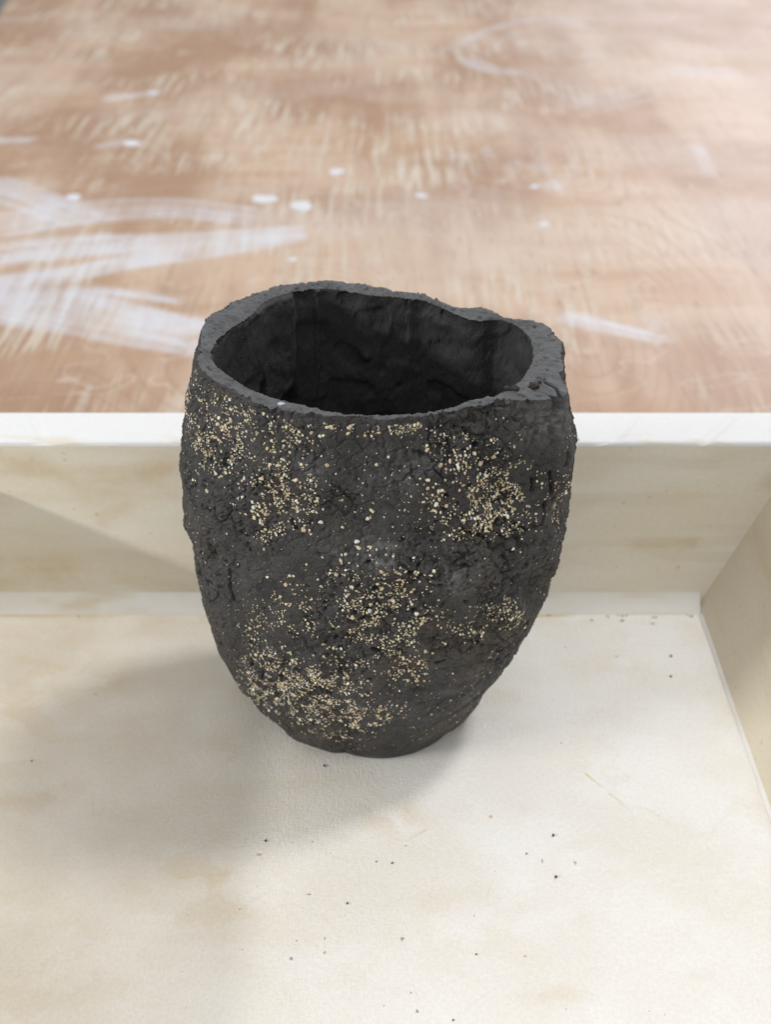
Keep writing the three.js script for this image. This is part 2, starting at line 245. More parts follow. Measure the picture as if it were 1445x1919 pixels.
{
  const t = thing('white_tray', [0, 0, TZ0], 'stained white wooden tray with raised sides, holding the dark clay pot', 'tray');
  const floorPaint = new THREE.MeshStandardMaterial({ map: floorMap, bumpMap: floorBump, bumpScale: 0.00022, roughness: 0.62 });
  const wallPaint = new THREE.MeshStandardMaterial({ map: wallMap, bumpMap: floorBump, bumpScale: 0.00012, roughness: 0.6 });
  // base: a panel 12 mm thick, finely divided and very slightly uneven
  const bx0 = TX0 - 0.006, bx1 = TX1 + 0.006, bz0 = TZ0 - 0.006, bz1 = TZ1 + 0.006;
  const top = gridGeometry(81, 81, (i, j) => { const x = lerp(bx0, bx1, i / 80), z = lerp(bz1, bz0, j / 80); return [x, 0, z - TZ0, (x - FX0) / (FX1 - FX0), (z - FZ0) / (FZ1 - FZ0)]; });
  const under = new THREE.BoxGeometry(bx1 - bx0, 0.0115, bz1 - bz0).translate((bx0 + bx1) / 2, -0.0062, (bz0 + bz1) / 2 - TZ0);
  mesh('base_panel', mergeGeometries([top, under]), floorPaint, t);
  // four flared sides with mitred corners: profile of [out at back and front, out at left and right, height]
  const back = Math.tan(0.2094), side = Math.tan(0.44), prof = [];
  const P = (h, extra = 0) => [0.0045 + back * h + extra, side * h + extra, h];
  prof.push(P(-0.004), P(RIM_Y - 0.0012));
  prof.push([P(RIM_Y)[0] + 0.0003, P(RIM_Y)[1] + 0.0003, RIM_Y - 0.0003], [P(RIM_Y)[0] + 0.0012, P(RIM_Y)[1] + 0.0012, RIM_Y]);
  prof.push([P(RIM_Y)[0] + 0.0198, P(RIM_Y)[1] + 0.0198, RIM_Y], [P(RIM_Y)[0] + 0.021, P(RIM_Y)[1] + 0.021, RIM_Y - 0.0012], [P(0)[0] + 0.021, P(0)[1] + 0.021, -0.0118]);
  const corner = (sx, sz, k) => new THREE.Vector3(sx > 0 ? TX1 + prof[k][1] : TX0 - prof[k][1], prof[k][2], (sz > 0 ? TZ1 + prof[k][0] : TZ0 - prof[k][0]) - TZ0);
  const ends = [[-1, -1, 1, -1, 0.02], [1, -1, 1, 1, 0.5], [1, 1, -1, 1, 0.05], [-1, 1, -1, -1, 0.55]];
  for (const [ax, az, bx, bz, off] of ends) {
    const pos = [], uv = [], N = 90; let run = 0;
    for (let k = 0; k < prof.length - 1; k++) {
      const a0 = corner(ax, az, k), b0 = corner(bx, bz, k), a1 = corner(ax, az, k + 1), b1 = corner(bx, bz, k + 1), rise = a0.clone().lerp(b0, 0.5).distanceTo(a1.clone().lerp(b1, 0.5));
      for (let i = 0; i < N; i++) {
        const f = i / N, h = (i + 1) / N, c = [a0.clone().lerp(b0, f), a0.clone().lerp(b0, h), a1.clone().lerp(b1, h), a1.clone().lerp(b1, f)];
        const chip = (p, kk) => { if (kk === 2 || kk === 3) { const q = sm(fbm(p.x * 90, p.z * 90, 7, 4), 0.15, 0.6) * 0.0009; p.y -= q; } return p; };
        chip(c[0], k); chip(c[1], k); chip(c[2], k + 1); chip(c[3], k + 1);
        const U = [f, h, h, f].map((q) => off + (q * a0.distanceTo(b0)) / 0.9), Vv = [run, run, run + rise, run + rise].map((q) => q / 0.12);
        for (const m of [0, 1, 2, 0, 2, 3]) { pos.push(c[m].x, c[m].y, c[m].z); uv.push(U[m], Vv[m]); }
      }
      run += rise;
    }
    const g = new THREE.BufferGeometry(); g.setAttribute('position', new THREE.Float32BufferAttribute(pos, 3)); g.setAttribute('uv', new THREE.Float32BufferAttribute(uv, 2)); g.computeVertexNormals();
    mesh('side_wall', g, wallPaint, t);
  }
  // bevelled strips that close the inner corners: a wide one at the back, thin ones at the two sides
  const stripMap = colourTexture(1024, 64, (u, v) => { const x = u * 0.9, y = v * 0.12; let c = mixc([0.74, 0.725, 0.675], [0.79, 0.785, 0.765], sm(fbm(x * 30, y * 60, 141, 4), -0.5, 0.5)); c = mixc(c, [0.58, 0.45, 0.25], 0.6 * sm(fbm(x * 26, y * 160, 144, 4), 0.12, 0.7)); if (n3(x * 520, y * 520, 17) > 0.62) c = mixc(c, [0.4, 0.34, 0.24], 0.5); return c; });
  const stripPaint = new THREE.MeshStandardMaterial({ map: stripMap, roughness: 0.6 });
  const strip = (pts, len, put) => {
    const s = new THREE.Shape(pts.map((p) => new THREE.Vector2(...p))), g = new THREE.ExtrudeGeometry(s, { depth: len, steps: 60, bevelEnabled: false }), p = g.attributes.position, uv = g.attributes.uv;
    for (let i = 0; i < p.count; i++) uv.setXY(i, 0.1 + p.getZ(i) / 0.9, (0.02 + Math.hypot(p.getX(i), p.getY(i))) / 0.12);
    put(g); g.computeVertexNormals(); mesh('corner_strip', g, stripPaint, t);
  };
  strip([[0, -0.001], [0, 0.0001], [-0.0058, 0.0061], [-0.0075, 0.0061], [-0.0075, -0.001]], TX1 - TX0 + 0.0005, (g) => { g.rotateY(-Math.PI / 2); g.translate(TX1 + 0.0003, 0, 0); const p = g.attributes.position; g.rotateY(0); });
  for (const sx of [1, -1]) strip([[0, -0.001], [0, 0.0001], [0.003, 0.003], [0.006, 0.003], [0.006, -0.001]].map(([a, b]) => [a * sx, b]), TZ1 - TZ0, (g) => g.translate(sx > 0 ? TX1 - 0.0004 : TX0 + 0.0004, 0.0002, 0.0005));
}
const PATCHES = [
[-2.72,.919,.175,.034,.052,-.072,230,.8],
[-2.58,.856,.148,.028,.026,-.047,150,.9],
[-2.51,.956,.14,.022,.017,-.031,60,1],
[-2.37,.956,.131,.016,.017,-.028,55,1.1],
[-2.22,.938,.122,.013,.009,-.028,70,1.1],
[-1.97,.975,.079,.003,.009,-.016,45,1],
[-2.09,.981,.096,.003,.009,-.019,26,1],
[-1.8,.981,.061,.0,.0,-.006,26,.8],
[-1.52,.981,.166,.0,.0,-.013,110,.85],
[-2.27,.856,.14,.016,.017,-.041,60,.9],
[-2.11,.856,.131,.013,.017,-.044,70,1],
[-2.16,.781,.113,.013,.026,-.047,130,1],
[-1.99,.794,.079,.003,.026,-.041,34,1.1],
[-2.2,.731,.061,.009,.009,-.028,34,.8],
[-1.22,.938,.079,-.003,-.009,-.019,12,1.1],
[-1.08,.925,.113,-.006,-.009,-.025,18,1],
[-1.13,.894,.087,-.006,.0,-.012,9,1.6],
[-.86,.869,.148,-.009,-.035,-.053,80,.9],
[-.86,.806,.166,-.016,-.017,-.041,170,1.1],
[-.99,.781,.192,-.016,-.017,-.041,150,1.1],
[-.79,.756,.087,-.009,-.017,-.056,110,.9],
[-1.05,.738,.148,-.012,.0,-.019,60,.8],
[-1.24,.756,.052,-.003,.0,-.019,26,.8],
[-1.26,.825,.079,-.006,.0,-.025,14,1.2],
[-.47,.788,.035,-.006,.0,-.025,24,.7],
[-.47,.719,.044,-.009,.026,-.069,60,.7],
[-1.61,.688,.148,.003,.009,-.034,18,1.1],
[-1.43,.656,.105,-.003,.0,-.025,12,1.2],
[-1.75,.625,.105,.006,.017,-.047,18,1],
[-1.57,.588,.148,.0,.009,-.047,130,1],
[-1.38,.556,.122,-.006,.009,-.05,80,1.1],
[-1.68,.544,.096,.003,.0,-.041,42,1],
[-2.13,.513,.096,.016,-.009,-.038,46,.8],
[-1.99,.581,.096,.013,.009,-.047,34,.9],
[-1.94,.519,.096,.013,-.009,-.05,56,1],
[-2.25,.444,.07,.016,-.009,-.031,18,.8],
[-1.48,.488,.148,.0,.009,-.053,110,.9],
[-1.59,.469,.096,.003,.009,-.047,56,.9],
[-1.36,.394,.096,-.009,.009,-.038,56,.9],
[-1.41,.381,.087,-.003,.009,-.025,36,1],
[-.84,.488,.122,-.025,.017,-.028,90,.8],
[-1.03,.481,.087,-.013,.0,-.019,34,.8],
[-.79,.506,.052,-.013,.017,-.025,24,.8],
[-1.15,.494,.052,-.006,.009,-.019,8,.9],
[-2.34,.3,.209,.05,-.052,-.056,90,.75],
[-2.18,.375,.148,.031,-.009,-.031,60,.8],
[-2.13,.294,.253,.05,-.026,-.059,330,.85],
[-1.97,.281,.209,.031,-.017,-.062,280,.9],
[-2.25,.238,.244,.059,-.061,-.063,120,.8],
[-1.88,.369,.14,.016,.0,-.028,70,.9],
[-1.75,.325,.113,.009,.0,-.041,110,.95],
[-1.82,.238,.192,.019,-.009,-.053,160,.9],
[-1.57,.225,.148,.0,.009,-.053,100,.9],
[-1.97,.144,.122,.022,-.035,-.034,26,.8],
[-1.75,.131,.105,.009,-.017,-.028,14,.9],
[-1.4,.262,.201,-.012,.017,-.053,22,.8],
[-1.76,.875,.279,.006,.017,-.053,16,.7],
[-1.45,.806,.209,-.003,.0,-.066,12,.7]
];
const BIG = [[-1.693,.731,13],[-1.745,.706,8],[-1.955,.794,9],[-1.117,.888,11],[-1.152,.9,9],[-1.937,.975,9],[-2.251,.756,10],[-1.571,.656,8],[-1.484,.588,8],[-1.361,.556,11],[-1.292,.669,8],[-1.693,.631,8],[-1.763,.706,7],[-1.449,.806,7],[-1.553,.919,6],[-2.217,.981,9],[-2.199,1.0,2],[-1.937,.794,6],[-1.065,.781,10],[-.873,.794,9],[-.82,.75,10],[-1.396,.519,8],[-2.129,.619,7],[-2.007,.638,8],[-1.78,.438,9],[-1.71,.394,8],[-1.606,.175,9],[-1.728,.194,9],[-1.536,.663,8],[-1.606,.556,8],[-1.414,.425,8]] ;
const CRACKS = [[-2.374,.594,-2.356,.562,1],[-2.356,.562,-2.356,.513,1],[-1.885,.325,-1.833,.319,1],[-1.833,.319,-1.78,.306,1],[-1.571,.45,-1.518,.438,1.6],[-.436,.875,-.471,.838,1.3],[-.524,.825,-.524,.775,1.2],[-.628,.819,-.646,.794,1.2],[-.576,.763,-.611,.706,.8],[-.698,.0,-.628,.188,.7],[-1.309,.019,-1.012,.138,.6],[-1.012,.138,-.698,.206,.8],[-.698,.206,-.559,.262,.8],[-1.553,.25,-1.361,.225,.7],[-2.566,.369,-2.478,.425,.6],[-1.152,.2,-1.065,.244,.6],[-1.798,.8,-1.763,.838,.5],[-.942,.719,-.855,.644,.6],[-.855,.644,-.838,.588,.6],[-1.047,.456,-.995,.438,1.2],[-1.222,.4,-1.187,.406,1.4],[-2.007,.481,-1.955,.475,1],[-2.286,.4,-2.251,.4,1.3],[-2.443,.938,-2.356,.913,.5],[-2.059,.763,-2.025,.744,.9],[-1.117,.75,-1.012,.725,1],[-.803,.738,-.716,.706,1]] ;
const BUMPS = [[-.89,.812,6.5,-1.5],[-.628,.906,7,-.7],[-1.152,.669,7,1.5],[-.803,.5,5,1.1],[-2.147,.8,8,-1.1],[-1.623,.694,8,.8],[-1.955,.869,9,.7],[-1.501,.756,7,-.6],[-2.269,.575,9,.9],[-1.78,.462,7,-.8],[-1.972,.319,8,.9],[-1.309,.494,6,-.8],[-1.414,.306,6,.6],[-.977,.35,7,.8],[-1.449,.888,9,.8],[-2.461,.85,8,-.9],[-.454,.975,6,1.2],[-.576,.938,4,-1.0],[-1.745,.6,5,-.6],[-.698,.538,6,-.9],[-1.169,.569,4,-.8]] ;
const DUST = [[-1.553,.706,4.9,.6],[-1.204,.65,3.2,.5],[-1.152,.612,2.9,.45],[-1.763,.712,4.3,.3],[-1.99,.888,2.9,.35],[-.593,.938,5.8,.3],[-1.03,.65,5.8,.25],[-1.466,.906,8.7,.2],[-.698,.475,2.3,.4],[-.506,.944,5.8,.35]] ;
const RO = [[-3.045,51.2],[-2.913,51.5],[-2.815,50.8],[-2.673,49.2],[-2.499,47.2],[-2.356,45.4],[-2.192,43.4],[-2.045,40.9],[-1.854,38.6],[-1.65,37.2],[-1.4,36.7],[-1.173,36.8],[-0.969,37.2],[-0.784,39.6],[-0.605,43.6],[-0.468,47.5],[-0.285,47.5],[-0.087,48.5],[0.085,49.6],[0.263,50.9],[0.441,51.3],[0.554,48.6],[0.65,45.2],[0.826,44.4],[0.996,40.6],[1.242,38.6],[1.494,36.6],[1.746,39.2],[1.971,42.4],[2.179,45.6],[2.406,47.4],[2.568,48.6],[2.749,49.9],[2.925,50.8],[3.1,50.8]];
const RI = [[-3.133,45.5],[-3.027,46.6],[-2.903,47.3],[-2.821,46.8],[-2.725,45.5],[-2.577,43.8],[-2.407,42.0],[-2.229,39.6],[-2.049,38.0],[-1.866,37.2],[-1.654,35.7],[-1.353,35.1],[-1.098,34.5],[-0.887,33.8],[-0.677,36.5],[-0.495,37.9],[-0.296,38.9],[-0.101,40.0],[0.153,42.0],[0.376,44.2],[0.557,44.8],[0.679,43.2],[0.747,38.1],[0.854,35.4],[1.002,34.6],[1.211,35.1],[1.437,32.8],[1.729,32.6],[1.937,36.7],[2.085,39.7],[2.307,41.7],[2.52,42.4],[2.812,40.9],[3.013,43.4]];

const CLODS = [[0.0335,0.1296,-0.2405,0.0013,3],[0.0388,0.1296,-0.2420,0.0014,8],[0.0405,0.1293,-0.2445,0.0006,12],[0.0315,0.1297,-0.2408,0.0008,14]];
const CRUMBS = [
  [-0.0196,-0.2245,0.0007,'darkest clay crumb, just in front of the left side of the pot foot'],
  [-0.0358,-0.1962,0.0006,'clay crumb at the corner of the shadow left of the pot, in front of it'],
  [0.0020,-0.1885,0.0005,'right one of two close clay crumbs on the tray floor below the pot'],
  [-0.0027,-0.1890,0.00035,'left, smaller one of two close clay crumbs on the tray floor below the pot'],
  [-0.0108,-0.1753,0.0005,'clay crumb alone on the tray floor, below the two close crumbs'],
  [0.0504,-0.1981,0.0007,'upper one of the three clay crumbs at the right front of the pot'],
  [0.0417,-0.1917,0.0004,'smallest, middle one of the three clay crumbs at the right front of the pot'],
  [0.0494,-0.1838,0.0007,'lower one of the three clay crumbs at the right front of the pot'],
  [0.0247,-0.1598,0.0004,'clay crumb nearest the viewer but one, right of centre near the bottom of the photo'],
  [0.0175,-0.1416,0.0004,'clay crumb closest to the viewer, at the bottom edge of the photo'],
  [0.1021,-0.2741,0.0007,'upper clay crumb near the right back corner of the tray floor'],
  [0.0999,-0.2641,0.0006,'lower clay crumb near the right back corner of the tray floor'],
  [-0.1139,-0.2266,0.0004,'tiny clay crumb far left of the pot, by the left edge of the photo'],
];

// ---------------------------------------------------------------- dark clay pot
// Angles run anticlockwise seen from above (0 = right, -pi/2 = towards the camera), v is the share of the pot's height, sizes in mm where noted.
function periodic(list) {                                               // smooth closed curve through [angle, value] pairs
  const n = list.length;
  return (t) => {
    t = ((t + Math.PI) % (2 * Math.PI) + 2 * Math.PI) % (2 * Math.PI) - Math.PI;
    let k = list.findIndex((p) => p[0] > t); if (k < 0) k = n;
    const at = (i) => { const w = Math.floor(i / n); return [list[((i % n) + n) % n][0] + w * 2 * Math.PI, list[((i % n) + n) % n][1]]; };
    const a = at(k - 2), b = at(k - 1), c = at(k), d = at(k + 1), h = c[0] - b[0], f = (t - b[0]) / h;
    const m0 = ((c[1] - a[1]) / (c[0] - a[0])) * h * 0.8, m1 = ((d[1] - b[1]) / (d[0] - b[0])) * h * 0.8;
    return (2 * f ** 3 - 3 * f * f + 1) * b[1] + (f ** 3 - 2 * f * f + f) * m0 + (-2 * f ** 3 + 3 * f * f) * c[1] + (f ** 3 - f * f) * m1;
  };
}
function spline(xs, ys) {
  const n = xs.length, h = [], d = [], m = [];
  for (let i = 0; i < n - 1; i++) { h.push(xs[i + 1] - xs[i]); d.push((ys[i + 1] - ys[i]) / h[i]); }
  for (let i = 0; i < n; i++) m.push(i === 0 ? d[0] : i === n - 1 ? d[n - 2] : (d[i - 1] * h[i] + d[i] * h[i - 1]) / (h[i - 1] + h[i]));
  return (x) => { let k = 0; while (k < n - 2 && x > xs[k + 1]) k++; const t = (x - xs[k]) / h[k]; return (2 * t ** 3 - 3 * t * t + 1) * ys[k] + (t ** 3 - 2 * t * t + t) * h[k] * m[k] + (-2 * t ** 3 + 3 * t * t) * ys[k + 1] + (t ** 3 - t * t) * h[k] * m[k + 1]; };
}
const POT_Z = -0.2515;
const rimOut = periodic(RO), rimIn = periodic(RI);
const nodes = [0, 0.04, 0.12, 0.25, 0.4, 0.55, 0.7, 0.85, 1];
const xl = spline(nodes, [-27.0, -38.6, -47.7, -53.98, -57.61, -59.16, -58.47, -55.45, -50.9]), xr = spline(nodes, [23.2, 28.6, 34.4, 42.31, 50, 52.99, 54.63, 53.71, 49.2]);
const zf = spline(nodes, [-227.6, -225.6, -222.2, -218.2, -216.2, -215.8, -217.2, -220.2, -223.4]), zb = spline(nodes, [-272, -276, -281, -287, -292.5, -296, -298, -299, -299.5]);
let e0 = [9e9, -9e9, 9e9, -9e9];
for (let k = 0; k < 720; k++) { const t = (k / 720) * 2 * Math.PI - Math.PI, r = rimOut(t), x = r * Math.cos(t), z = -r * Math.sin(t); e0 = [Math.min(e0[0], x), Math.max(e0[1], x), Math.min(e0[2], z), Math.max(e0[3], z)]; }
const rimHeight = (x, z) => 131.5 - 0.06 * x - (3.4 * Math.exp(-(((x - 30) / 19) ** 2))) / (1 + Math.exp((z + 5.5) / 4));   // higher at the left, slumped at the back right; z from the middle of the rim
function smoothOuter(t, v) {                                            // mm, before any roughness
  const r = rimOut(t), rx = r * Math.cos(t), rz = -r * Math.sin(t), b = sm(v, 0.5, 1), L = xl(v), R = xr(v), F = zf(v), B = zb(v);
  const ux = lerp(Math.cos(t), (rx - (e0[0] + e0[1]) / 2) / ((e0[1] - e0[0]) / 2), b), uz = lerp(-Math.sin(t), (rz - (e0[2] + e0[3]) / 2) / ((e0[3] - e0[2]) / 2), b);
  return [(L + R) / 2 + ((R - L) / 2) * ux, v * rimHeight(rx, rz), (F + B) / 2 + ((F - B) / 2) * uz];
}
const segDist = (t, v, a) => {                                          // distance in mm to a crack on the wall
  const R = 48, H = 131, px = t * R, py = v * H, ax = a[0] * R, ay = a[1] * H, bx = a[2] * R, by = a[3] * H, dx = bx - ax, dy = by - ay, f = clamp(((px - ax) * dx + (py - ay) * dy) / (dx * dx + dy * dy + 1e-9), 0, 1);
  return [Math.hypot(px - ax - f * dx, py - ay - f * dy), f];
};
// how rough the wall is: smeared smooth near the foot at the right and on the cut facet under the rim at the right
function roughness(t, v, x, y, z) {
  let m = 0.35 + 0.9 * sm(fbm(x / 26, y / 26, z / 26 + 4, 3), -0.5, 0.5);
  m *= 1 - 0.75 * sm(v, 0.34, 0.2) * sm(t, -1.75, -1.35) * sm(t, -0.2, -0.5);
  m *= 1 - 0.6 * Math.exp(-(((t + 0.66) / 0.2) ** 2) - ((v - 0.93) / 0.07) ** 2);
  m *= 1 - 0.5 * sm(v, 0.16, 0.06);
  return m;
}
function relief(t, v, x, y, z) {                                        // mm outwards
  const m = roughness(t, v, x, y, z);
  let d = 1.05 * n3(x / 17, y / 17, z / 17) + 0.85 * n3(x / 8.5 + 9, y / 8.5, z / 8.5);
  const dent = worley(x / 17 + 3, y / 17 + 8, z / 17)[0]; d += 1.5 * sm(dent, 0.12, 0.62) - 1.0;                 // presses of thumb and palm
  const l = n3(x / 11 + 31, y / 8 + 5, z / 11) + 0.25 * n3(x / 3, y / 3, z / 3);       // overlapping flakes with small ledges
  d += (0.5 * sm(l, 0.0, 0.06) - 0.4 * sm(l, -0.32, -0.27)) * Math.min(1, m);
  d += m * (0.42 * n3(x / 4.2, y / 4.2, z / 4.2 + 17) + 0.34 * n3(x / 1.9, y / 1.9, z / 1.9 + 3) + 0.26 * n3(x / 0.95, y / 0.95, z / 0.95 + 8));
  const wx = x + 1.2 * n3(x / 3, y / 3, z / 3 + 40), wy = y + 1.2 * n3(x / 3, y / 3 + 40, z / 3), wz = z + 1.2 * n3(x / 3 + 40, y / 3, z / 3);
  const [a, b] = worley(wx / 4.6, wy / 4.6, wz / 4.6), c = sm(b - a, 0.1, 0.0) * sm(n3(x / 10, y / 10 + 3, z / 10 + 60), -0.25, 0.25);
  d -= 1.0 * c * Math.min(1, m);
  const [a2, b2] = worley(wx / 2.1 + 50, wy / 2.1, wz / 2.1);
  d -= 0.5 * sm(b2 - a2, 0.2, 0.0) * Math.min(1, m) * sm(n3(x / 7 + 9, y / 7, z / 7 + 80), -0.2, 0.35);
  const pit = n3(x / 1.7 + 70, y / 1.7, z / 1.7); if (pit > 0.36) d -= (pit - 0.36) * 4 * Math.min(1, m);
  const pit2 = n3(x / 3.6 + 170, y / 2.6, z / 3.6); if (pit2 > 0.52) d -= (pit2 - 0.52) * 6 * m;
  for (const k of BUMPS) { const dx = (t - k[0]) * 46, dy = (v - k[1]) * 131, q = (dx * dx + dy * dy) / (k[2] * k[2]); if (q < 6) d += 1.6 * k[3] * Math.exp(-q); }
  for (const k of CRACKS) { if (Math.abs(t - k[0]) > 0.8) continue; const [q, f] = segDist(t + 0.006 * n3(x / 2, y / 2, z / 2), v, k); if (q < 2) d -= k[4] * (k[4] > 0.75 ? 1.5 : 0.6) * sm(q, 0.3 + 0.32 * k[4], 0.1); }
  // the seam at the right, where two slabs of clay meet below the rim
  const seam = -0.44 - 0.06 * Math.sin(v * 9) + 0.012 * n3(y / 4, 3, 9), q = (t - seam) * 47;
  d += 1.9 * sm(q, -0.4, 0.8) * sm(q, 12, 3) * sm(v, 0.6, 0.85) - (2.2 * sm(v, 0.94, 0.985)) * sm(Math.abs(q), 0.75, 0.2);
  if (v > 0.9) d += 0.35 * m * sm(v, 0.95, 1) * Math.max(0, n3(x / 1.4 + 300, y / 3, z / 1.4)) * 1.3;   // crumbs along the cut edge
  return d * sm(v, 0, 0.035) + (0.25 * n3(x / 6, 1, z / 6) * sm(v, 0.06, 0));
}
const NT = 1000, NV = 520, outer = new Float32Array(NT * NV * 3), vOf = (j) => { const f = j / (NV - 1); return f < 0.06 ? f * f * 8.3 + f * 0.15 : 0; };
const vRow = (j) => Math.pow(j / (NV - 1), 0.97);
for (let j = 0; j < NV; j++) for (let i = 0; i < NT - 1; i++) {
  const t = (i / (NT - 1)) * 2 * Math.PI - Math.PI + Math.PI / 2 * 0, v = vRow(j), p = smoothOuter(t, v), e = 0.004;
  const pt = smoothOuter(t + e, v), v2 = Math.min(1, v + e), v1 = v2 - e, pa = smoothOuter(t, v1), pb = smoothOuter(t, v2);
  const tx = pt[0] - p[0], ty = pt[1] - p[1], tz = pt[2] - p[2], sx = pb[0] - pa[0], sy = pb[1] - pa[1], sz = pb[2] - pa[2];
  let nx = ty * sz - tz * sy, ny = tz * sx - tx * sz, nz = tx * sy - ty * sx; const l = Math.hypot(nx, ny, nz) || 1; nx /= l; ny /= l; nz /= l;
  if (nx * Math.cos(t) - nz * Math.sin(t) < 0) { nx = -nx; ny = -ny; nz = -nz; }
  const keep = sm(v, 1, 0.97); ny *= keep * sm(v, 0, 0.03);               // the rim and the foot keep their height
  const d = relief(t, v, p[0], p[1], p[2]), k = (j * NT + i) * 3;
  outer[k] = (p[0] + nx * d) / 1000; outer[k + 1] = Math.max(0.0002, (p[1] + ny * d) / 1000); outer[k + 2] = (p[2] + nz * d) / 1000 - POT_Z;
  if (j === NV - 1) outer[k + 1] += (0.5 * n3(p[0] / 5, 7, p[2] / 5) + 0.35 * n3(p[0] / 1.5, 7, p[2] / 1.5)) / 1000;
}
for (let j = 0; j < NV; j++) for (let c = 0; c < 3; c++) outer[(j * NT + NT - 1) * 3 + c] = outer[j * NT * 3 + c];
const outAt = (i, j) => { const k = (j * NT + i) * 3; return [outer[k], outer[k + 1], outer[k + 2]]; };
function colourBy(g, f) { const p = g.attributes.position, c = new Float32Array(p.count * 3); for (let i = 0; i < p.count; i++) c.set(f(i, p.getX(i) * 1000, p.getY(i) * 1000, p.getZ(i) * 1000), i * 3); g.setAttribute('color', new THREE.BufferAttribute(c, 3)); return g; }

const clayBump = heightTexture(1024, 1024, (u, v, i, j) => {
  const h = (s, o) => { const a = u * 2 * Math.PI, b = v * 2 * Math.PI; return n3(Math.cos(a) * s + o, Math.sin(a) * s, Math.cos(b) * s) * 0.6 + n3(Math.sin(b) * s + o, Math.cos(a) * s + 3, Math.sin(a) * s) * 0.6; };
  return 0.5 + 0.35 * h(16, 3) + 0.3 * h(34, 7) - 0.5 * Math.max(0, h(9, 11) - 0.28) * 3;
});
const clay = new THREE.MeshStandardMaterial({ vertexColors: true, roughness: 0.56, bumpMap: clayBump, bumpScale: 0.0004 });
const rimClay = new THREE.MeshStandardMaterial({ vertexColors: true, roughness: 0.8, bumpMap: clayBump, bumpScale: 0.00025 });
const innerClay = new THREE.MeshStandardMaterial({ vertexColors: true, roughness: 0.78, bumpMap: clayBump, bumpScale: 0.0003 });
const pot = thing('clay_pot', [0, 0, POT_Z], 'rough black clay pot with pale sand grains in its walls, standing in white tray', 'pot');
{
  const g = gridGeometry(NT, NV, (i, j) => [...outAt(i, j), (i / (NT - 1)) * 8, (j / (NV - 1)) * 3.4], true);
  colourBy(g, (k, x, y, z) => {
    const i = k % NT, j = Math.floor(k / NT), t = (i / (NT - 1)) * 2 * Math.PI - Math.PI, v = vRow(j);
    let c = [0.040, 0.0398, 0.0425];
    c = mixc(c, [0.049, 0.0435, 0.040], sm(fbm(x / 20, y / 20, z / 20 + 90, 3) + 0.6 * (0.35 - v), -0.2, 0.5));
    const tone = 1 + 0.35 * fbm(x / 6, y / 6, z / 6 + 33, 3) + 0.4 * n3(x / 0.8, y / 0.8, z / 0.8) + 0.25 * n3(x / 2, y / 2, z / 2);
    c = c.map((q) => q * tone);
    for (const d of DUST) { const dx = (t - d[0]) * 46, dy = (v - d[1]) * 131, q = (dx * dx + dy * dy) / (d[2] * d[2]); if (q < 5) c = mixc(c, [0.2, 0.205, 0.215], clamp(d[3] * 1.1 * Math.exp(-q) * (0.6 + 1.5 * fbm(x / 1.6, y / 1.6, z / 1.6, 2)), 0, 0.8)); }
    return c;
  });
  mesh('outer_wall', g, clay, pot);
}
const NR = 18;
const innerTop = (i, fine = 1) => { const t = (i % (NT - 1)) / (NT - 1) * 2 * Math.PI - Math.PI, r = rimIn(t) + fine * (0.5 * n3(t * 14, 2, 5) + 0.35 * n3(t * 60, 4, 5)), x = r * Math.cos(t), z = -r * Math.sin(t); return [x / 1000, (rimHeight(x, z) - 0.4 - 0.5 * Math.abs(n3(t * 22, 8, 1))) / 1000, (z - 260.5) / 1000 - POT_Z]; };
{
  const g = gridGeometry(NT, NR, (i, j) => {
    const a = outAt(i, NV - 1), b = innerTop(i), f = j / (NR - 1), x = lerp(a[0], b[0], f), z = lerp(a[2], b[2], f), t = (i / (NT - 1)) * 2 * Math.PI - Math.PI, X = x * 1000, Z = z * 1000;
    let y = lerp(a[1], b[1], f) * 1000; const w = 4 * f * (1 - f);
    y += w * (0.35 + 0.55 * n3(X / 6, 3, Z / 6) + 0.4 * n3(X / 2, 5, Z / 2) + 0.28 * n3(X / 0.9, 8, Z / 0.9));
    const p = n3(X / 1.6, 21, Z / 1.6); if (p > 0.4) y -= w * (p - 0.4) * 4;
    const seam = -0.46 + 0.22 * f + 0.02 * n3(f * 6, 2, 2), q = Math.abs(t - seam) * 45; y -= 2.6 * sm(q, 0.75, 0.15) * sm(f, 0.75, 0.45) * sm(f, 0, 0.08);
    return [x, y / 1000, z, (i / (NT - 1)) * 8, f * 0.14];
  }, true);
  colourBy(g, (k, x, y, z) => { const tone = 1 + 0.3 * fbm(x / 4, y / 4, z / 4, 3) + 0.3 * n3(x / 0.9, y / 0.9, z / 0.9); return [0.088 * tone, 0.092 * tone, 0.097 * tone]; });
  mesh('rim', g, rimClay, pot);
}
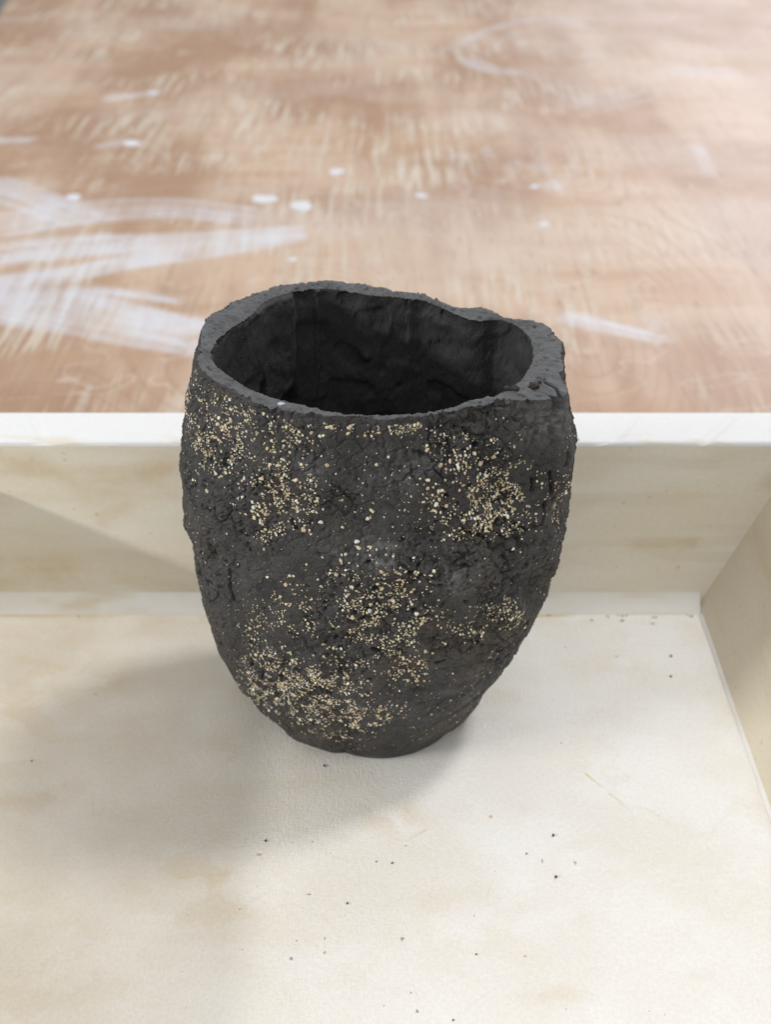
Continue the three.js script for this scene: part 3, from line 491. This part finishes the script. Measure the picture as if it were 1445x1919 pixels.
{
  const NI = 150;
  const g = gridGeometry(NT, NI, (i, j) => {
    const f = j / (NI - 1), t = (i % (NT - 1)) / (NT - 1) * 2 * Math.PI - Math.PI, a = innerTop(i, Math.max(0, 1 - j / 3));
    if (j === 0) return [...a, (i / (NT - 1)) * 7, 0];
    const v = lerp(1, 0.07, Math.min(1, f / 0.86)), o = smoothOuter(t, v), cx = (xl(v) + xr(v)) / 2, cz = (zf(v) + zb(v)) / 2, R = Math.hypot(o[0] - cx, o[2] - cz), k = (R - 7.5) / R;
    const blend = sm(f, 0, 0.5); let X = lerp(a[0] * 1000, cx + (o[0] - cx) * k, blend), Z = lerp(a[2] * 1000 + POT_Z * 1000, cz + (o[2] - cz) * k, blend), Y = lerp(a[1] * 1000, v * rimHeight(o[0], o[2] + 260.5), Math.min(1, 0.0 + f * 8));
    if (f > 0.86) { const q = 1 - (f - 0.86) / 0.14; X = cx + (X - cx) * q; Z = cz + (Z - cz) * q; Y -= 2 * (1 - q); }
    const rx = Math.cos(t), rz = -Math.sin(t), on = sm(f, 0, 0.03);
    const calm = 1 - 0.6 * sm(t, 2.25, 2.35); let d = 0.7 * calm * n3(X / 13 + 400, Y / 24, Z / 13) + 0.45 * n3(X / 5 + 400, Y / 8, Z / 5) + 0.3 * n3(X / 2 + 400, Y / 1.2, Z / 2) + 0.16 * n3(X + 400, Y, Z);
    const l = n3(X / 9 + 90, Y / 7, Z / 9); d += 0.7 * calm * sm(l, 0.05, 0.12);
    for (const [s, w, dep, lo, hi] of [[2.12, 0.022, -1.6, 0.35, 1], [0.16, 0.02, -1.2, 0.3, 0.95], [0.42, 0.018, -0.7, 0.5, 0.98], [2.6, 0.02, -1.0, 0.3, 0.86], [1.35, 0.03, -0.8, 0.6, 1.0]]) { const q = Math.abs(t - s - 0.03 * n3(Y / 7, s, 2)) / w; if (q < 2) d += 0.6 * dep * sm(q, 1.3, 0.2) * sm(v, lo - 0.05, lo + 0.05) * sm(v, hi + 0.02, hi - 0.03); }
    d -= 2.0 * sm(t, 2.27, 2.33) * sm(t, 2.95, 2.4) * sm(v, 0.55, 0.7) * sm(v, 1.0, 0.96);
    for (const [s, vv, w, h, dep] of [[2.32, 0.72, 3.6, 5, 3.5], [2.62, 0.78, 1.6, 4, 2.4], [1.75, 0.84, 2.0, 1.2, -1.2], [1.1, 0.93, 5, 2, -0.8]]) { const q = (((t - s) * 42) / w) ** 2 + (((v - vv) * 131) / h) ** 2; if (q < 4) d += dep * Math.exp(-q * q); }
    return [(X + rx * d * on) / 1000, Y / 1000, (Z + rz * d * on) / 1000 - POT_Z, (i / (NT - 1)) * 7, f * 3];
  }, true);
  // the grid runs from the rim down, so its faces look inwards
  colourBy(g, (k, x, y, z) => { const tone = 1 + 0.3 * fbm(x / 8, y / 5, z / 8 + 60, 3); return [0.036 * tone, 0.0355 * tone, 0.037 * tone]; });
  mesh('inner_wall', g, innerClay, pot);
}
{                                                                      // flat foot
  const pts = []; for (let i = 0; i < NT - 1; i += 3) { const p = outAt(i, 0); pts.push(new THREE.Vector2(p[0], -p[2])); }
  const g = new THREE.ShapeGeometry(new THREE.Shape(pts)).rotateX(Math.PI / 2);
  const p = g.attributes.position; for (let i = 0; i < p.count; i++) { p.setXYZ(i, p.getX(i), 0.0002, -p.getZ(i)); }
  g.computeVertexNormals(); mesh('foot', g, new THREE.MeshStandardMaterial({ color: new THREE.Color(0.05, 0.048, 0.046), roughness: 0.9 }), pot);
}
// ---------------------------------------------------------------- sand grains pressed into the pot
const grainShapes = [];
for (let k = 0; k < 7; k++) {
  const g = new THREE.IcosahedronGeometry(0.5, k < 2 ? 1 : 0), p = g.attributes.position;
  for (let i = 0; i < p.count; i++) {
    const x = p.getX(i), y = p.getY(i), z = p.getZ(i), s = 1 + 0.5 * n3(x * 2.3 + k * 9, y * 2.3, z * 2.3) + 0.25 * n3(x * 5 + k * 5, y * 5, z * 5);
    p.setXYZ(i, x * s, y * s * 0.95, z * s * 0.7);
  }
  g.computeVertexNormals(); g.deleteAttribute('uv'); grainShapes.push(g);
}
const grainTones = [[0.76, 0.67, 0.48], [0.66, 0.55, 0.36], [0.82, 0.76, 0.60], [0.54, 0.44, 0.29], [0.80, 0.81, 0.76], [0.70, 0.60, 0.44]];
const grains = [], near = new Map();
function surfaceAt(t, v) {
  const fi = ((t + Math.PI) / (2 * Math.PI)) * (NT - 1), fj = Math.pow(clamp(v, 0, 1), 1 / 0.97) * (NV - 1), i = clamp(Math.round(fi), 3, NT - 4), j = clamp(Math.round(fj), 3, NV - 4);
  const p = new THREE.Vector3(...outAt(i, j)), a = new THREE.Vector3(...outAt(i + 3, j)).sub(new THREE.Vector3(...outAt(i - 3, j))), b = new THREE.Vector3(...outAt(i, j + 3)).sub(new THREE.Vector3(...outAt(i, j - 3)));
  return [p, a.cross(b).normalize()];
}
function addGrain(t, v, size, tone) {
  if (v > 0.985 || v < 0.015) return;
  const [p, n] = surfaceAt(t, v);
  const key = (a) => Math.floor(a / 0.0015), cell = key(p.x) + ',' + key(p.y) + ',' + key(p.z);       // grains do not overlap
  for (let a = -1; a < 2; a++) for (let b = -1; b < 2; b++) for (let c = -1; c < 2; c++) for (const o of near.get((key(p.x) + a) + ',' + (key(p.y) + b) + ',' + (key(p.z) + c)) ?? []) if (o[0].distanceTo(p) < 0.36 * (o[1] + size)) return;
  near.set(cell, [...(near.get(cell) ?? []), [p.clone(), size]]);
  const q = new THREE.Quaternion().setFromUnitVectors(new THREE.Vector3(0, 0, 1), n).multiply(new THREE.Quaternion().setFromAxisAngle(new THREE.Vector3(0, 0, 1), rnd() * 6.283)).multiply(new THREE.Quaternion().setFromEuler(new THREE.Euler(gauss() * 0.3, gauss() * 0.3, 0)));
  const s = new THREE.Vector3(size * (0.75 + 0.65 * rnd()), size * (0.75 + 0.4 * rnd()), size * (0.6 + 0.4 * rnd()));
  p.addScaledVector(n, size * (0.02 + 0.16 * rnd()));
  grains.push({ m: new THREE.Matrix4().compose(p, q, s), size: Math.cbrt(s.x * s.y * s.z), shape: Math.floor(rnd() * 7), tone: tone ?? Math.floor(rnd() ** 1.5 * grainTones.length) });
}
for (const [t, v, s] of BIG) addGrain(t, v, s * 0.000125, s > 10 ? 4 : 2);
for (const [t, v, ax, av, bx, bv, n, s] of PATCHES) for (let k = 0; k < n * (n > 80 ? 4.2 : 2.8); k++) {
  const r = Math.sqrt(rnd()) * (rnd() < 0.22 ? 2.1 : 1.2), a = rnd() * 6.283, p = r * Math.cos(a), q = r * Math.sin(a);
  const tt = t + p * ax + q * bx, vv = v + p * av + q * bv, [pos] = surfaceAt(tt, vv);
  if (n > 20 && n3(pos.x * 340, pos.y * 340, pos.z * 340) + 0.12 * gauss() < -0.05) continue;       // the grains lie in clots
  addGrain(tt, vv, Math.min(0.0013, s * 0.0005 * Math.exp(gauss() * 0.42)));
}
for (let k = 0; k < 900; k++) addGrain(-2.95 + rnd() * 2.75, 0.06 + 0.9 * rnd(), 0.0003 * Math.exp(gauss() * 0.35));
for (let k = 0; k < 500; k++) { const c = Math.floor(rnd() * 9) * 0.37 + 0.1; addGrain(c + gauss() * 0.12 - 0.1, 0.3 + 0.6 * ((c * 7.3) % 1) + gauss() * 0.05, 0.0006 * Math.exp(gauss() * 0.35)); }
grains.sort((a, b) => b.size - a.size);
const grainMats = grainTones.map((c) => new THREE.MeshStandardMaterial({ color: new THREE.Color(...c), roughness: 0.7, flatShading: true }));
const shown = 290;
grains.slice(0, shown).forEach((g) => { const o = mesh('sand_grain', grainShapes[g.shape], grainMats[g.tone], pot); g.m.decompose(o.position, o.quaternion, o.scale); });
{
  const list = grains.slice(shown).map((g) => {
    const s = grainShapes[g.shape].clone().applyMatrix4(g.m), n = s.attributes.position.count, c = new Float32Array(n * 3), k = 0.8 + 0.4 * rnd(), b = grainTones[g.tone];
    for (let i = 0; i < n; i++) c.set([b[0] * k, b[1] * k, b[2] * k], i * 3);
    s.setAttribute('color', new THREE.BufferAttribute(c, 3)); return s;
  });
  const o = mesh('fine_sand', mergeGeometries(list), new THREE.MeshStandardMaterial({ vertexColors: true, roughness: 0.7, flatShading: true }), pot); o.userData = { kind: 'stuff' };
}
// clods and a speck of glaze on the rim
function lump(r, k) { const g = new THREE.IcosahedronGeometry(1, 4), p = g.attributes.position; for (let i = 0; i < p.count; i++) { const x = p.getX(i), y = p.getY(i), z = p.getZ(i), s = r * (1 + 0.35 * n3(x * 1.6 + k, y * 1.6, z * 1.6) + 0.18 * n3(x * 4 + k, y * 4, z * 4)); p.setXYZ(i, x * s, y * s * 0.7, z * s * 0.8); } g.computeVertexNormals(); return g; }
const clodClay = new THREE.MeshStandardMaterial({ color: new THREE.Color(0.035, 0.031, 0.03), roughness: 0.9 });
for (const [x, y, z, r, k] of CLODS) mesh('clay_clod', lump(r, k), clodClay, pot).position.set(x, y, z - POT_Z);
{ const o = mesh('glaze_speck', lump(0.001, 77), new THREE.MeshStandardMaterial({ color: new THREE.Color(0.42, 0.46, 0.54), roughness: 0.35 }), pot); o.position.set(-0.0258, 0.1332, -0.2268 - POT_Z); o.scale.y = 0.45; }
// crumbs standing proud along the outer edge of the rim
for (let k = 0; k < 26; k++) { const i = Math.floor(rnd() * (NT - 1)), p = outAt(i, NV - 1), o = mesh('rim_crumb', grainShapes[k % 7], clodClay, pot), s = 0.0005 + 0.0009 * rnd() ** 2; o.position.set(p[0], p[1] - 0.0003, p[2]); o.scale.set(s * 1.5, s, s); o.rotation.set(rnd() * 6, rnd() * 6, rnd() * 6); }

// ---------------------------------------------------------------- crumbs lying in the tray
const crumbClay = new THREE.MeshStandardMaterial({ color: new THREE.Color(0.085, 0.09, 0.085), roughness: 0.9 });
for (const [x, z, r, label] of CRUMBS) {
  const o = mesh('clay_crumb', lump(r, x * 900), crumbClay); tag(o, label, 'clay crumb', 'dark clay crumbs scattered on the tray floor');
  o.scale.setScalar(0.68); o.position.set(x, r * 0.42, z); o.rotation.y = x * 400;
}
renderer.render(scene, camera);
